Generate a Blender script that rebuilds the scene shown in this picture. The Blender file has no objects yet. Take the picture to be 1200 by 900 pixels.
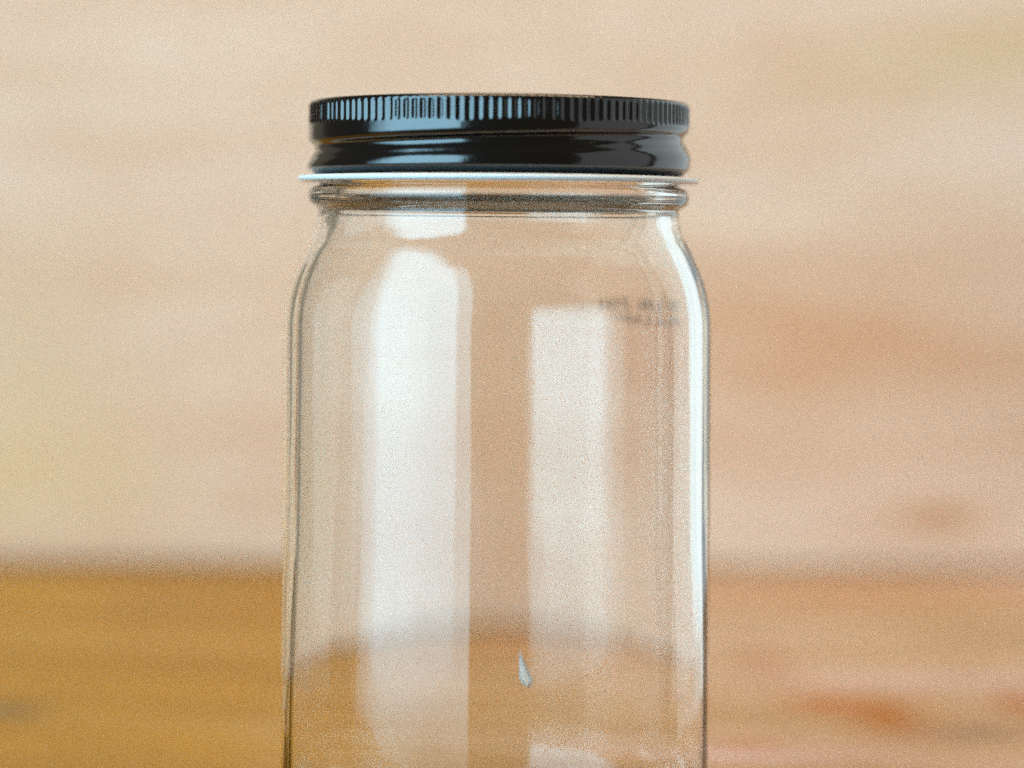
import bpy, bmesh, math, random
from mathutils import Vector, Matrix

scene = bpy.context.scene
C = scene.collection
PI = math.pi
random.seed(7)

# ------------------------------------------------------------------ camera
# photograph is 1200 px wide; at the jar's axis 5050 px make one metre
FPX, D, HZ, TABY = 2727.0, 0.540, 255.0, 1012.0
S = FPX / D                               # px per metre at the jar axis
EYE = (TABY - HZ) / S
WALL_Y = EYE * FPX / (665.0 - HZ) - D     # wall face behind the jar
CAMX = 0.0031
cam = bpy.data.cameras.new('camera')
cam.sensor_width = 36.0
cam.lens = 36.0 * FPX / 1200.0
cam.shift_y = -(450.0 - HZ) / 1200.0
cam.clip_start, cam.clip_end = 0.02, 50.0
cam.dof.use_dof = True
cam.dof.focus_distance = D - 0.028
cam.dof.aperture_fstop = 4.2
cam.dof.aperture_blades = 0
camo = bpy.data.objects.new('camera', cam); C.objects.link(camo)
camo.location = (CAMX, -D, EYE)
camo.rotation_euler = (Matrix.Rotation(PI/2, 4, 'X') @ Matrix.Rotation(math.radians(0.45), 4, 'Z')).to_euler()
scene.camera = camo

# ------------------------------------------------------------------ light
world = bpy.data.worlds.new('World'); scene.world = world
world.use_nodes = True
bg = world.node_tree.nodes['Background']
bg.inputs['Color'].default_value = (1.0, 0.88, 0.70, 1)
bg.inputs['Strength'].default_value = 0.08

def area(name, loc, aim, w, h, radiance, col):
    l = bpy.data.lights.new(name, 'AREA')
    l.shape = 'RECTANGLE'; l.size, l.size_y = w, h
    l.energy = radiance * PI * w * h
    l.color = col
    o = bpy.data.objects.new(name, l); C.objects.link(o)
    o.location = loc
    d = Vector(aim) - Vector(loc)
    o.rotation_euler = d.to_track_quat('-Z', 'Y').to_euler()
    return o
# the tall window, to the left and in front of the jar
win = area('window_light', (-1.722, -1.370, 1.08), (0.0, 0.0, 1.08), 2.70, 3.00, 5.7, (0.42, 0.78, 1.0))
# brightness of the pane: sky bright above, fading towards the sill, soft at the far jamb
win.data.use_nodes = True
wt = win.data.node_tree
em = wt.nodes['Emission']
par = wt.nodes.new('ShaderNodeNewGeometry').outputs['Parametric']
sx = wt.nodes.new('ShaderNodeSeparateXYZ'); wt.links.new(par, sx.inputs[0])
def lramp(src, a, b, lo, hi):
    n = wt.nodes.new('ShaderNodeMapRange'); n.interpolation_type = 'SMOOTHSTEP'
    wt.links.new(src, n.inputs[0])
    for i, v in enumerate((a, b, lo, hi)): n.inputs[1+i].default_value = v
    return n.outputs[0]
def lmul(a, b):
    n = wt.nodes.new('ShaderNodeMath'); n.operation = 'MULTIPLY'
    wt.links.new(a, n.inputs[0]); wt.links.new(b, n.inputs[1]); return n.outputs[0]
def lm(op, a, b=None):
    n = wt.nodes.new('ShaderNodeMath'); n.operation = op
    for i, v in enumerate((a, b)):
        if v is None: continue
        if isinstance(v, bpy.types.NodeSocket): wt.links.new(v, n.inputs[i])
        else: n.inputs[i].default_value = v
    return n.outputs[0]
U, V_ = sx.outputs[0], sx.outputs[1]
arch = lm('ADD', lm('POWER', lm('ABSOLUTE', lm('SUBTRACT', lm('MULTIPLY', U, 2.0), 1.0)), 6.0),
          lm('POWER', lm('MAXIMUM', lm('DIVIDE', lm('SUBTRACT', V_, 0.25), 0.75), 0.0), 3.0))       # rounded head of the window
pane = lmul(lmul(lramp(U, 0.0, 0.34, 0.25, 1.0), lramp(V_, 0.0, 0.15, 0.30, 1.0)), lramp(arch, 0.50, 1.0, 1.0, 0.05))
wt.links.new(pane, em.inputs['Strength'])
# added warm fill for the wood tones, broad and soft, from high overhead
area('warm_fill', (0.10, -0.11, 1.48), (0.05, 0.32, 0.0), 1.6, 0.42, 7.8, (1.0, 0.73, 0.45))
# the dim bright side of the room on the right, reaching behind the backdrop
area('side_light', (0.75, 1.10, 0.25), (0.0, 1.10, 0.25), 1.8, 1.3, 0.90, (0.82, 0.96, 1.0))
area('side_glow', (0.80, -0.30, 0.25), (0.0, -0.30, 0.25), 0.85, 1.3, 0.42, (0.92, 0.97, 1.0))

area('far_room_light', (-0.80, 1.35, 0.25), (0.0, 1.35, 0.25), 1.5, 1.3, 0.13, (1.0, 0.90, 0.66))

vs = scene.view_settings
vs.view_transform = 'Standard'; vs.look = 'None'; vs.gamma = 1.0
vs.use_curve_mapping = False
vs.exposure = 0.18
cy = scene.cycles
# no denoiser: the even sampling noise is the photograph's grain
cy.use_denoising = False
cy.use_adaptive_sampling = True; cy.adaptive_threshold = 0.05; cy.adaptive_min_samples = 24
cy.max_bounces = 24; cy.transmission_bounces = 24; cy.glossy_bounces = 12; cy.diffuse_bounces = 4
cy.caustics_reflective = True; cy.caustics_refractive = True
cy.sample_clamp_indirect = 9.0; cy.blur_glossy = 1.5

# ------------------------------------------------------------------ helpers
def srgb(r, g, b):
    f = lambda c: (c/255/12.92) if c/255 <= 0.04045 else ((c/255+0.055)/1.055)**2.4
    return (f(r), f(g), f(b), 1)

class NT:
    def __init__(self, name):
        self.m = bpy.data.materials.new(name); self.m.use_nodes = True
        self.t = self.m.node_tree; self.b = self.t.nodes['Principled BSDF']
        self.out = self.t.nodes['Material Output']
    def n(self, typ, **kw):
        nd = self.t.nodes.new(typ)
        for k, v in kw.items(): setattr(nd, k, v)
        return nd
    def put(self, sock, v):
        if isinstance(v, bpy.types.NodeSocket): self.t.links.new(v, sock)
        else: sock.default_value = v
    def math(self, op, a, b=None, c=None, clamp=False):
        nd = self.n('ShaderNodeMath', operation=op, use_clamp=clamp)
        for i, v in enumerate((a, b, c)):
            if v is not None: self.put(nd.inputs[i], v)
        return nd.outputs[0]
    def mix(self, fac, a, b, mode='MIX'):
        nd = self.n('ShaderNodeMix', data_type='RGBA', blend_type=mode)
        self.put(nd.inputs[0], fac); self.put(nd.inputs[6], a); self.put(nd.inputs[7], b)
        return nd.outputs[2]
    def noise(self, vec, scale, detail=3.0, rough=0.5, dist=0.0):
        nd = self.n('ShaderNodeTexNoise')
        self.put(nd.inputs['Vector'], vec)
        nd.inputs['Scale'].default_value = scale; nd.inputs['Detail'].default_value = detail
        nd.inputs['Roughness'].default_value = rough; nd.inputs['Distortion'].default_value = dist
        return nd.outputs['Fac']
    def ramp(self, fac, stops):
        nd = self.n('ShaderNodeValToRGB')
        self.put(nd.inputs[0], fac)
        e = nd.color_ramp.elements
        while len(e) < len(stops): e.new(0.5)
        for el, (p, c) in zip(e, stops): el.position = p; el.color = c
        return nd.outputs[0]
    def scale(self, vec, s):
        nd = self.n('ShaderNodeVectorMath', operation='MULTIPLY')
        self.put(nd.inputs[0], vec); nd.inputs[1].default_value = s
        return nd.outputs[0]

def mesh_obj(name, verts, faces, mat, parent=None, smooth=True, uv=None):
    me = bpy.data.meshes.new(name)
    me.from_pydata(verts, [], faces)
    if smooth: me.polygons.foreach_set('use_smooth', [True]*len(me.polygons))
    me.materials.append(mat); me.update()
    o = bpy.data.objects.new(name, me); C.objects.link(o)
    if parent: o.parent = parent
    return o

def bm_obj(name, bm, mat, parent=None, smooth=True):
    me = bpy.data.meshes.new(name); bm.to_mesh(me); bm.free()
    if smooth: me.polygons.foreach_set('use_smooth', [True]*len(me.polygons))
    me.materials.append(mat)
    o = bpy.data.objects.new(name, me); C.objects.link(o)
    if parent: o.parent = parent
    return o

def slab(name, x0, x1, y0, y1, z0, z1, mat, bev=0.002):
    bm = bmesh.new(); bmesh.ops.create_cube(bm, size=1)
    for v in bm.verts:
        v.co = Vector((x0 if v.co.x < 0 else x1, y0 if v.co.y < 0 else y1, z0 if v.co.z < 0 else z1))
    bmesh.ops.bevel(bm, geom=bm.edges[:], offset=bev, segments=3, affect='EDGES')
    return bm_obj(name, bm, mat, smooth=False)

def wall_xz(px, py):
    k = (D + WALL_Y) / FPX
    return CAMX + (px-600)*k, EYE - (py-HZ)*k
def table_xy(px, py):
    d = EYE * FPX / (py-HZ)
    return CAMX + (px-600)*d/FPX, d - D

# ------------------------------------------------------------------ wood
def wood(name, light, mid, dark, marks, grain_axis, tint=None, contrast=0.8):
    """planed wood: fibres run along X. marks: (cu, cv, su, sv, colour, strength, tilt)
    knots, stains and broad patches of other hue at places of their own; grain_axis 1 = the face lies in XY, 2 = in XZ"""
    t = NT(name)
    P = t.n('ShaderNodeNewGeometry').outputs['Position']
    sep = t.n('ShaderNodeSeparateXYZ'); t.put(sep.inputs[0], P)
    X, V = sep.outputs[0], sep.outputs[grain_axis]
    warp = t.noise(t.scale(P, (3.0, 6.0, 6.0)), 1.0, 2.0)
    off = t.n('ShaderNodeCombineXYZ')
    dv = t.math('MULTIPLY', t.math('SUBTRACT', warp, 0.5), 0.05)
    t.put(off.inputs[grain_axis], dv)
    Pw = t.n('ShaderNodeVectorMath', operation='ADD'); t.put(Pw.inputs[0], P); t.put(Pw.inputs[1], off.outputs[0])
    Pw = Pw.outputs[0]
    broad = t.noise(t.scale(Pw, (2.2, 13.0, 13.0)), 1.0, 3.0, 0.55)
    bands = t.noise(t.scale(Pw, (2.4, 48.0, 48.0)), 1.0, 4.0, 0.6)
    fibre = t.noise(t.scale(Pw, (30.0, 900.0, 900.0)), 1.0, 4.0, 0.65)
    col = t.ramp(broad, [(0.30, dark), (0.50, mid), (0.68, light)])
    col = t.mix(t.math('MULTIPLY', t.ramp(bands, [(0.42, (0,0,0,1)), (0.66, (1,1,1,1))]), contrast*0.6), col, dark)
    col = t.mix(t.math('MULTIPLY', fibre, 0.22), col, dark)
    mott = t.noise(t.scale(Pw, (14.0, 34.0, 34.0)), 1.0, 4.0, 0.6)
    col = t.mix(t.math('MULTIPLY', t.ramp(mott, [(0.40, (0,0,0,1)), (0.62, (1,1,1,1))]), contrast*0.55), col, dark)
    if tint:
        for (c, cx, w, st) in tint:        # hue drifting slowly along the board
            f = t.math('MULTIPLY', t.math('SUBTRACT', X, cx), 1.0/w, clamp=True)
            f = t.math('ADD', f, t.math('MULTIPLY', t.math('SUBTRACT', broad, 0.5), 0.8), clamp=True)
            col = t.mix(t.math('MULTIPLY', f, st, clamp=True), col, c, 'MULTIPLY')
    nz = t.math('SUBTRACT', t.noise(t.scale(P, (40.0, 90.0, 90.0)), 1.0, 3.0), 0.5)
    for (cu, cv, su, sv, c, st, tilt) in marks:
        du = t.math('SUBTRACT', X, cu); dv = t.math('SUBTRACT', V, cv)
        dv = t.math('ADD', dv, t.math('MULTIPLY', du, tilt))
        a = t.math('POWER', t.math('MULTIPLY', du, 1.0/su), 2.0)
        b = t.math('POWER', t.math('MULTIPLY', dv, 1.0/sv), 2.0)
        q = t.math('ADD', t.math('ADD', a, b), t.math('MULTIPLY', nz, 1.2))
        f = t.math('EXPONENT', t.math('MULTIPLY', t.math('MAXIMUM', q, 0.0), -1.0))
        col = t.mix(t.math('MULTIPLY', f, st, clamp=True), col, c)
    t.put(t.b.inputs['Base Color'], col)
    t.b.inputs['Roughness'].default_value = 0.48
    t.b.inputs['Specular IOR Level'].default_value = 0.35
    bump = t.n('ShaderNodeBump'); bump.inputs['Strength'].default_value = 0.25
    bump.inputs['Distance'].default_value = 0.0004
    t.put(bump.inputs['Height'], t.math('ADD', fibre, bands))
    t.put(t.b.inputs['Normal'], bump.outputs[0])
    return t.m

KW = (D + WALL_Y) / FPX
def wm(px, py, sx, sy, c, st, tilt=0.0):
    x, z = wall_xz(px, py); return (x, z, sx*KW, sy*KW, c, st, tilt)
def tm(px, py, sx, sy, c, st, tilt=0.0):
    x, y = table_xy(px, py)
    k = EYE/(py-HZ)
    yy = abs(table_xy(px, py+sy)[1] - table_xy(px, py-sy)[1]) / 2
    return (x, y, sx*k, yy, c, st, tilt)

wall_mat = wood('pale_pine_wood', srgb(235,206,187), srgb(231,197,171), srgb(217,170,137),
    [wm(1105,602,48,16,srgb(195,135,90),0.75), wm(1010,395,260,40,srgb(212,150,108),0.65, 0.10),
     wm(900,440,120,25,srgb(210,145,100),0.45), wm(150,335,240,18,srgb(214,165,125),0.5),
     wm(1150,60,200,50,srgb(210,176,126),0.5,-0.15), wm(20,430,120,120,srgb(216,180,135),0.5),
     wm(590,520,130,170,srgb(212,148,92),0.4), wm(20,570,190,80,srgb(222,184,124),0.45), wm(60,120,180,14,srgb(225,195,165),0.4)],
    2)
table_mat = wood('honey_pine_wood', srgb(196,151,56), srgb(182,134,37), srgb(154,107,23),
    [tm(1040,835,48,20,srgb(172,104,20),1.0,0.0), tm(975,822,50,9,srgb(180,100,25),0.85), tm(1195,820,22,11,srgb(175,95,40),0.8),
     tm(1140,856,60,7,srgb(120,95,85),0.6), tm(15,838,45,9,srgb(95,85,60),0.7), tm(180,715,60,16,srgb(150,105,50),0.55),
     tm(900,775,40,25,srgb(175,120,85),0.45), tm(880,870,40,6,srgb(190,120,75),0.5), tm(1000,690,260,14,srgb(190,128,80),0.6),
     tm(600,690,40,14,srgb(180,110,60),0.6), tm(690,690,36,10,srgb(160,120,90),0.5)],
    1, contrast=0.9, tint=[((1.30,1.78,15.5,1), -0.08, 0.16, 0.95)])

wall = slab('back_wall', -0.29, 0.250, WALL_Y, WALL_Y+0.02, -0.0, 0.60, wall_mat)
wall['kind'] = 'structure'
table = slab('table_top', -0.40, 0.248, -0.15, WALL_Y-0.0005, -0.028, 0.0, table_mat, 0.003)
table['kind'] = 'structure'
wall.location.z = 0.0

# ------------------------------------------------------------------ jar
def zy(py):
    # rows read on the near side of the lid sit lower at the axis
    if py < 240: py = py + (7.5 - 4.5*(py-113)/101 if py < 214 else 3.0*(240-py)/26)
    return (TABY - py) / S
def rp(px): return px / S

def smoothstep(a, b, x):
    t = max(0.0, min(1.0, (x-a)/(b-a))); return t*t*(3-2*t)

def interp(pts, x):
    if x <= pts[0][0]: return pts[0][1]
    for (x0, y0), (x1, y1) in zip(pts, pts[1:]):
        if x <= x1: return y0 + (y1-y0)*(x-x0)/(x1-x0)
    return pts[-1][1]

def catmull(pts, n):
    out = []
    P = [pts[0]] + list(pts) + [pts[-1]]
    for i in range(1, len(P)-2):
        p0, p1, p2, p3 = P[i-1], P[i], P[i+1], P[i+2]
        for k in range(n):
            t = k/n
            out.append(tuple(0.5*((2*p1[j]) + (-p0[j]+p2[j])*t + (2*p0[j]-5*p1[j]+4*p2[j]-p3[j])*t*t
                       + (-p0[j]+3*p1[j]-3*p2[j]+p3[j])*t**3) for j in range(2)))
    out.append(pts[-1]); return out

jar = bpy.data.objects.new('glass_jar', None); C.objects.link(jar)
jar['label'] = 'clear glass jar with black ridged screw lid standing on the wooden table'
jar['category'] = 'jar'

# glass
g = NT('clear_glass')
g.t.nodes.remove(g.b)
gl = g.n('ShaderNodeBsdfGlass'); gl.inputs['IOR'].default_value = 1.5
gl.inputs['Roughness'].default_value = 0.0
gl.inputs['Color'].default_value = (0.998, 0.997, 0.990, 1)
geo = g.n('ShaderNodeNewGeometry')
bmp = g.n('ShaderNodeBump'); bmp.inputs['Strength'].default_value = 0.10; bmp.inputs['Distance'].default_value = 0.0004
g.put(bmp.inputs['Height'], g.noise(g.scale(geo.outputs['Position'], (160.0, 160.0, 12.0)), 1.0, 2.0, 0.5))
g.put(gl.inputs['Normal'], bmp.outputs[0])
g.put(g.out.inputs['Surface'], gl.outputs[0])
glass = g.m

# outer profile, bottom to mouth: (radius px, photo row)
foot = catmull([(0.1, 999), (90, 1000), (170, 1003), (205, 1010.5), (222, 1012), (236, 1007), (244.5, 993), (248.6, 971), (249.9, 945), (250, 910),
                (250, 880), (250, 840), (250, 800), (250, 760), (250, 720), (250, 680), (250, 640), (250, 600), (250, 560), (250, 520), (250, 480), (250, 450),
                (250, 425), (250, 405), (249.95, 386), (249.2, 369), (246.6, 351), (241.4, 331), (233.8, 311), (224.2, 290), (217.2, 276.5), (213.2, 266),
                (211.5, 257), (211, 250), (211.6, 246), (215, 243), (220.5, 239), (222.5, 232), (222, 225), (218, 219), (211, 216), (206, 210),
                (203.5, 200), (203.5, 188), (205.5, 180), (203.5, 172), (203.5, 150), (203.5, 135), (202, 129), (197, 127)], 6)
fine = [(250.0 + 0.07*math.exp(-((404-p)/1.1)**2) - 0.05*(p < 404), p) for p in (408, 406.5, 405.5, 404.7, 404, 403.3, 402.5, 401.5)]
outer = [q for q in foot if not (401 < q[1] < 408.5)]
k0 = next(i for i, q in enumerate(outer) if q[1] <= 401)
outer[k0:k0] = fine                                     # mould parting line round the body
# wall thickness (px) against row: thick above, thinning towards the foot
TH = [(250, 22.5), (262, 20.5), (280, 19.5), (310, 20.2), (350, 21.3), (400, 21.8), (560, 21.4), (620, 20.6), (670, 18.8), (720, 15.6), (770, 12.6), (820, 10.6), (870, 9.6), (900, 10.2)]
offs = []
for i in range(1, len(foot)-1):
    r_, p_ = foot[i]
    if not 252 <= p_ <= 900: continue
    dr, dp = foot[i+1][0]-foot[i-1][0], foot[i+1][1]-foot[i-1][1]
    L_ = math.hypot(dr, dp)
    nr, npp = -dp/L_, dr/L_                             # outward normal in (r, row)
    t_ = sum(interp(TH, p_ + d_) for d_ in (-24, -12, 0, 12, 24))/5
    offs.append((r_ - t_*nr, p_ - t_*npp))
offs.reverse()
offs = [q for i, q in enumerate(offs) if q[1] > 262 and q[1] < 895]
inner = catmull([(190, 127), (186, 130), (185, 137), (185, 160), (185, 200), (186, 222), (188, 240), (190, 254)], 6) + offs \
      + catmull([(239.5, 918), (236, 938), (226, 956), (206, 968), (160, 974), (80, 973), (0.1, 971)], 8)

NA = 288
def inner_wave(a, py):
    """blown inner wall: slow lobes and vertical ripples in thickness (px)"""
    k = smoothstep(240, 360, py) * (1 - smoothstep(880, 925, py))
    w = 0.9*math.sin(2*a+0.7+0.0003*py) + 0.55*math.sin(5*a+1.9-0.0008*py) + 0.28*math.sin(11*a+0.3+0.0012*py)
    w += 0.15*math.sin(23*a+2.0+0.002*py) + 0.085*math.sin(41*a+0.9-0.003*py)
    w += 0.14*math.sin(py*0.021+1.3*math.sin(a+0.4)+2*a)
    return w*k
def outer_wave(a, py):
    k = smoothstep(300, 400, py) * (1 - smoothstep(900, 930, py))
    return k*(0.35*math.sin(2*a+1.1) + 0.05*math.sin(7*a+0.004*py) + 0.012*math.sin(19*a+2.2-0.004*py))

verts, faces = [], []
prof = [(r, p, 0) for r, p in outer] + [(r, p, 1) for r, p in inner]
for (r, p, side) in prof:
    for i in range(NA):
        a = 2*PI*i/NA
        rr = r + (inner_wave(a, p) if side else outer_wave(a, p))
        rr = rp(max(rr, 0.05))
        verts.append((rr*math.sin(a), -rr*math.cos(a), zy(p)))
for j in range(len(prof)-1):
    for i in range(NA):
        i2 = (i+1) % NA
        faces.append((j*NA+i, j*NA+i2, (j+1)*NA+i2, (j+1)*NA+i))
faces.append(tuple(reversed(range(NA))))
L0 = (len(prof)-1)*NA
faces.append(tuple(L0+i for i in range(NA)))
body = mesh_obj('glass_body', verts, faces, glass, jar)
body['label'] = 'clear straight-sided glass body with rounded shoulder'

# faint inked code on the far side of the jar, read through the glass (so mirrored)
ik = NT('grey_ink')
ik.b.inputs['Base Color'].default_value = (0.06, 0.055, 0.05, 1); ik.b.inputs['Roughness'].default_value = 0.7
ik.b.inputs['Alpha'].default_value = 0.5
def inked(txt, py, size_px, xa, xb):
    cu = bpy.data.curves.new('txt', 'FONT'); cu.body = txt; cu.size = 1.0; cu.extrude = 0.02; cu.offset = 0.012
    cu.align_x = 'CENTER'; cu.resolution_u = 3
    ob = bpy.data.objects.new('txt', cu); C.objects.link(ob)
    dg = bpy.context.evaluated_depsgraph_get(); dg.update()
    me = bpy.data.meshes.new_from_object(ob.evaluated_get(dg))
    bpy.data.objects.remove(ob); bpy.data.curves.remove(cu)
    bm = bmesh.new(); bm.from_mesh(me); bpy.data.meshes.remove(me)
    u0 = min(v.co.x for v in bm.verts); u1 = max(v.co.x for v in bm.verts)
    aa, ab = math.asin((xa-585)/250), math.asin((xb-585)/250)
    tab = sorted((p, r) for r, p in outer if 300 < p < 500)
    for v in bm.verts:
        f = (v.co.x-u0)/(u1-u0)
        z = zy(py) + v.co.y*size_px/S + (1-f)*5.5/S    # printed a little out of level
        # angle measured on the far side; reading direction runs from the right-hand end
        a = PI - (ab + (aa-ab)*f)
        rr = rp(interp(tab, TABY - z*S)) + outer_wave(a, py)/S + 0.00005 + (v.co.z+0.02)*0.0004
        v.co = (rr*math.sin(a), -rr*math.cos(a), z)
    bmesh.ops.recalc_face_normals(bm, faces=bm.faces)
    o = bm_obj('printed_code', bm, ik.m, body, smooth=False)
    o['label'] = 'faint grey code printed on the far side of the jar'
    return o
inked('3E 8B ZH .', 372, 20, 700, 824)
inked('6L OP', 391, 17, 744, 824)

fr = NT('frosted_glass')
fr.b.inputs['Base Color'].default_value = (1.0, 0.95, 0.88, 1); fr.b.inputs['Roughness'].default_value = 0.38
fr.b.inputs['IOR'].default_value = 1.5; fr.b.inputs['Transmission Weight'].default_value = 0.7
frosted = fr.m
# teardrop blob of glass on the front
def drop(name, px, py, length, width, height, lean):
    a0 = math.asin((px-584.0)/250)
    n, m = 20, 8
    vs_, fs = [], []
    for j in range(m+1):
        q = j/m
        for i in range(n):
            t = 2*PI*i/n
            cx, cyv = math.cos(t), math.sin(t)
            up = max(0.0, cyv)
            x = cx*width/2*(1-0.9*up)*q
            y = (cyv*(length*0.75 if cyv > 0 else length*0.25))*q
            x += -lean*y
            h = height*math.sqrt(max(0.0, 1-q*q))*(1-0.55*up*q)
            vs_.append((x, y, h))
    for j in range(m):
        for i in range(n):
            i2 = (i+1) % n
            fs.append((j*n+i, (j+1)*n+i, (j+1)*n+i2, j*n+i2))
    fs.append(tuple(m*n+i for i in range(n)))
    R0 = rp(250.55)
    co = []
    for x, y, h in vs_:
        a = a0 + x/S/R0; rr = R0 + h/S
        co.append((rr*math.sin(a), -rr*math.cos(a), zy(py) + y/S))
    bm = bmesh.new(); vv = [bm.verts.new(c) for c in co]; bm.verts.ensure_lookup_table()
    for f in fs:
        try: bm.faces.new([vv[k] for k in f])
        except ValueError: pass
    bmesh.ops.remove_doubles(bm, verts=bm.verts, dist=1e-7)
    bmesh.ops.recalc_face_normals(bm, faces=bm.faces)
    return bm_obj(name, bm, frosted, body)
d = drop('glass_drip', 618, 745, 40, 14, 3.5, 0.24)
d['label'] = 'small raised teardrop of glass catching the window light'

# ------------------------------------------------------------------ lid
b = NT('black_lacquer')
b.b.inputs['Base Color'].default_value = (0.008, 0.007, 0.0065, 1)
b.b.inputs['Roughness'].default_value = 0.16
b.b.inputs['IOR'].default_value = 1.8
P = b.n('ShaderNodeNewGeometry').outputs['Position']
vor = b.n('ShaderNodeTexVoronoi'); b.put(vor.inputs['Vector'], P); vor.inputs['Scale'].default_value = 260.0
vcol = b.n('ShaderNodeSeparateColor'); b.put(vcol.inputs[0], vor.outputs['Color'])
dust = b.math('MULTIPLY', b.math('LESS_THAN', vor.outputs['Distance'], b.math('MULTIPLY', vcol.outputs[1], 0.10)),
              b.math('GREATER_THAN', vcol.outputs[0], 0.90))
b.put(b.b.inputs['Base Color'], b.mix(dust, (0.002, 0.0018, 0.0016, 1), (0.55, 0.52, 0.48, 1)))
smear = b.noise(P, 90.0, 4.0, 0.6)
b.put(b.b.inputs['Roughness'], b.math('ADD', b.math('MULTIPLY', smear, 0.08), 0.085))
bb = b.n('ShaderNodeBump'); bb.inputs['Strength'].default_value = 0.12; bb.inputs['Distance'].default_value = 0.0003
b.put(bb.inputs['Height'], b.noise(P, 420.0, 2.0)); b.put(b.b.inputs['Normal'], bb.outputs[0])
black = b.m

w = NT('white_enamel')
w.b.inputs['Base Color'].default_value = (0.80, 0.82, 0.82, 1); w.b.inputs['Roughness'].default_value = 0.28
white = w.m
bu = NT('buff_inner_lacquer')
bu.b.inputs['Base Color'].default_value = (0.80, 0.73, 0.62, 1); bu.b.inputs['Roughness'].default_value = 0.4
buff = bu.m
ln = NT('liner_compound')
ln.b.inputs['Base Color'].default_value = (0.70, 0.68, 0.62, 1); ln.b.inputs['Roughness'].default_value = 0.6

NR, SUB = 133, 8
RJ = [(random.uniform(0.78, 1.15), random.uniform(-0.06, 0.06)) for _ in range(133)]
NL = NR*SUB
def skirt(a, p):
    """lid radius (px) at angle a (0 = towards the camera, + right) and photo row p"""
    t = (p - 118.0)
    r = 222.3
    # helical thread: the groove climbs towards the right
    g0 = 164.0 - 7.0*math.sin(a)*(1.0 if math.cos(a) > -2 else 0)
    q = (p - g0)/6.2
    if q > 0: q *= 6.2/10.5                 # steep under the knurl, easing out below
    r -= 7.4*math.exp(-q*q)
    q = (p - g0 - 13.0)/4.0
    r -= 0.7*math.exp(-q*q)
    q = (p - g0 - 25)/9.0
    r += 2.0*math.exp(-q*q)
    r -= 8.0*smoothstep(193, 203.5, p)
    return r
rows = [113.2, 113.3, 113.8, 114.8, 116.3, 118.2, 120.0, 122, 126, 131, 136, 139, 141, 142.5, 144, 146] + [147.5+1.5*i for i in range(38)]
verts, faces = [], []
def flute(a, p):
    k = smoothstep(116.5, 120.5, p)*(1 - smoothstep(139.5, 144.0, p))
    q_ = a*NR/(2*PI)
    dj, pj = RJ[int(q_ + 0.5) % NR]
    ph = q_ - pj*4*(0.25 - min(0.25, abs((q_+0.5) % 1.0 - 0.5)**2*4*0.25))
    return -1.9*dj*k*(0.5+0.5*math.cos(2*PI*ph))**1.5
lid_prof = []
for p in rows:
    lid_prof.append(('o', p))
def ring(rfun, p):
    for i in range(NL):
        a = 2*PI*i/NL
        rr = rp(rfun(a, p))
        verts.append((rr*math.sin(a), -rr*math.cos(a), zy(p)))
nring = 0
# top panel from the centre outwards: shallow recess inside the rim
for (r, p) in [(0.2, 117), (80, 117), (160, 117), (196, 117), (202, 116), (206, 114.2), (210, 113.3), (214, 113.2)]:
    ring(lambda a, p_, r=r: r, p); nring += 1
for p in rows:
    drop_ = {113.2: 6.0, 113.3: 5.0, 113.8: 3.6, 114.8: 2.2, 116.3: 1.0, 118.2: 0.25}.get(p, 0.0)
    ring(lambda a, p_, q=drop_: skirt(a, p_) - q + flute(a, p_), p); nring += 1
pend = rows[-1]
for p in [pend+0.3] + [q for q in reversed(rows) if q > 119 and q < pend]:
    ring(lambda a, p_: min(skirt(a, min(p_, pend)), 219.0) - 3.0, p); nring += 1
for (r, p) in [(217, 120.5), (150, 120.5), (0.2, 120.5)]:
    ring(lambda a, p_, r=r: r, p); nring += 1
for j in range(nring-1):
    for i in range(NL):
        i2 = (i+1) % NL
        faces.append((j*NL+i, (j+1)*NL+i, (j+1)*NL+i2, j*NL+i2))
faces.append(tuple(range(NL)))
faces.append(tuple(reversed([(nring-1)*NL+i for i in range(NL)])))
lid = mesh_obj('lid', verts, faces, black, jar)
lid.data.materials.append(buff)                       # lacquered inside
n_out = (8 + len(rows))*NL
for k_, pl in enumerate(lid.data.polygons):
    if min(pl.vertices) >= n_out: pl.material_index = 1
lid['label'] = 'glossy black metal screw lid with fine ridges round its top edge'

def lathe(name, prof, mat, parent, n=256, closed=True):
    v, f = [], []
    for r, p in prof:
        for i in range(n):
            a = 2*PI*i/n; rr = rp(r)
            v.append((rr*math.sin(a), -rr*math.cos(a), zy(p)))
    m = len(prof)
    for j in range(m if closed else m-1):
        j2 = (j+1) % m
        for i in range(n):
            i2 = (i+1) % n
            f.append((j*n+i, j2*n+i, j2*n+i2, j*n+i2))
    o = mesh_obj(name, v, f, mat, parent)
    bm = bmesh.new(); bm.from_mesh(o.data); bmesh.ops.recalc_face_normals(bm, faces=bm.faces); bm.to_mesh(o.data); bm.free()
    return o
rim = lathe('rolled_rim', catmull([(216, 204.2), (226, 204.0), (231.5, 204.2), (234.0, 205.6), (234.8, 207.6), (234.0, 209.8), (231.5, 211.2),
                                   (226, 211.6), (217, 211.4), (213.5, 210.2), (213.0, 207.5), (216, 204.2)], 3)[:-1], white, lid)
rim['label'] = 'thin white rolled edge under the black lid'
seal = lathe('sealing_liner', [(182, 121.2), (203, 121.2), (203, 126.3), (182, 126.3)], ln.m, lid)
seal['label'] = 'pale sealing ring inside the lid'
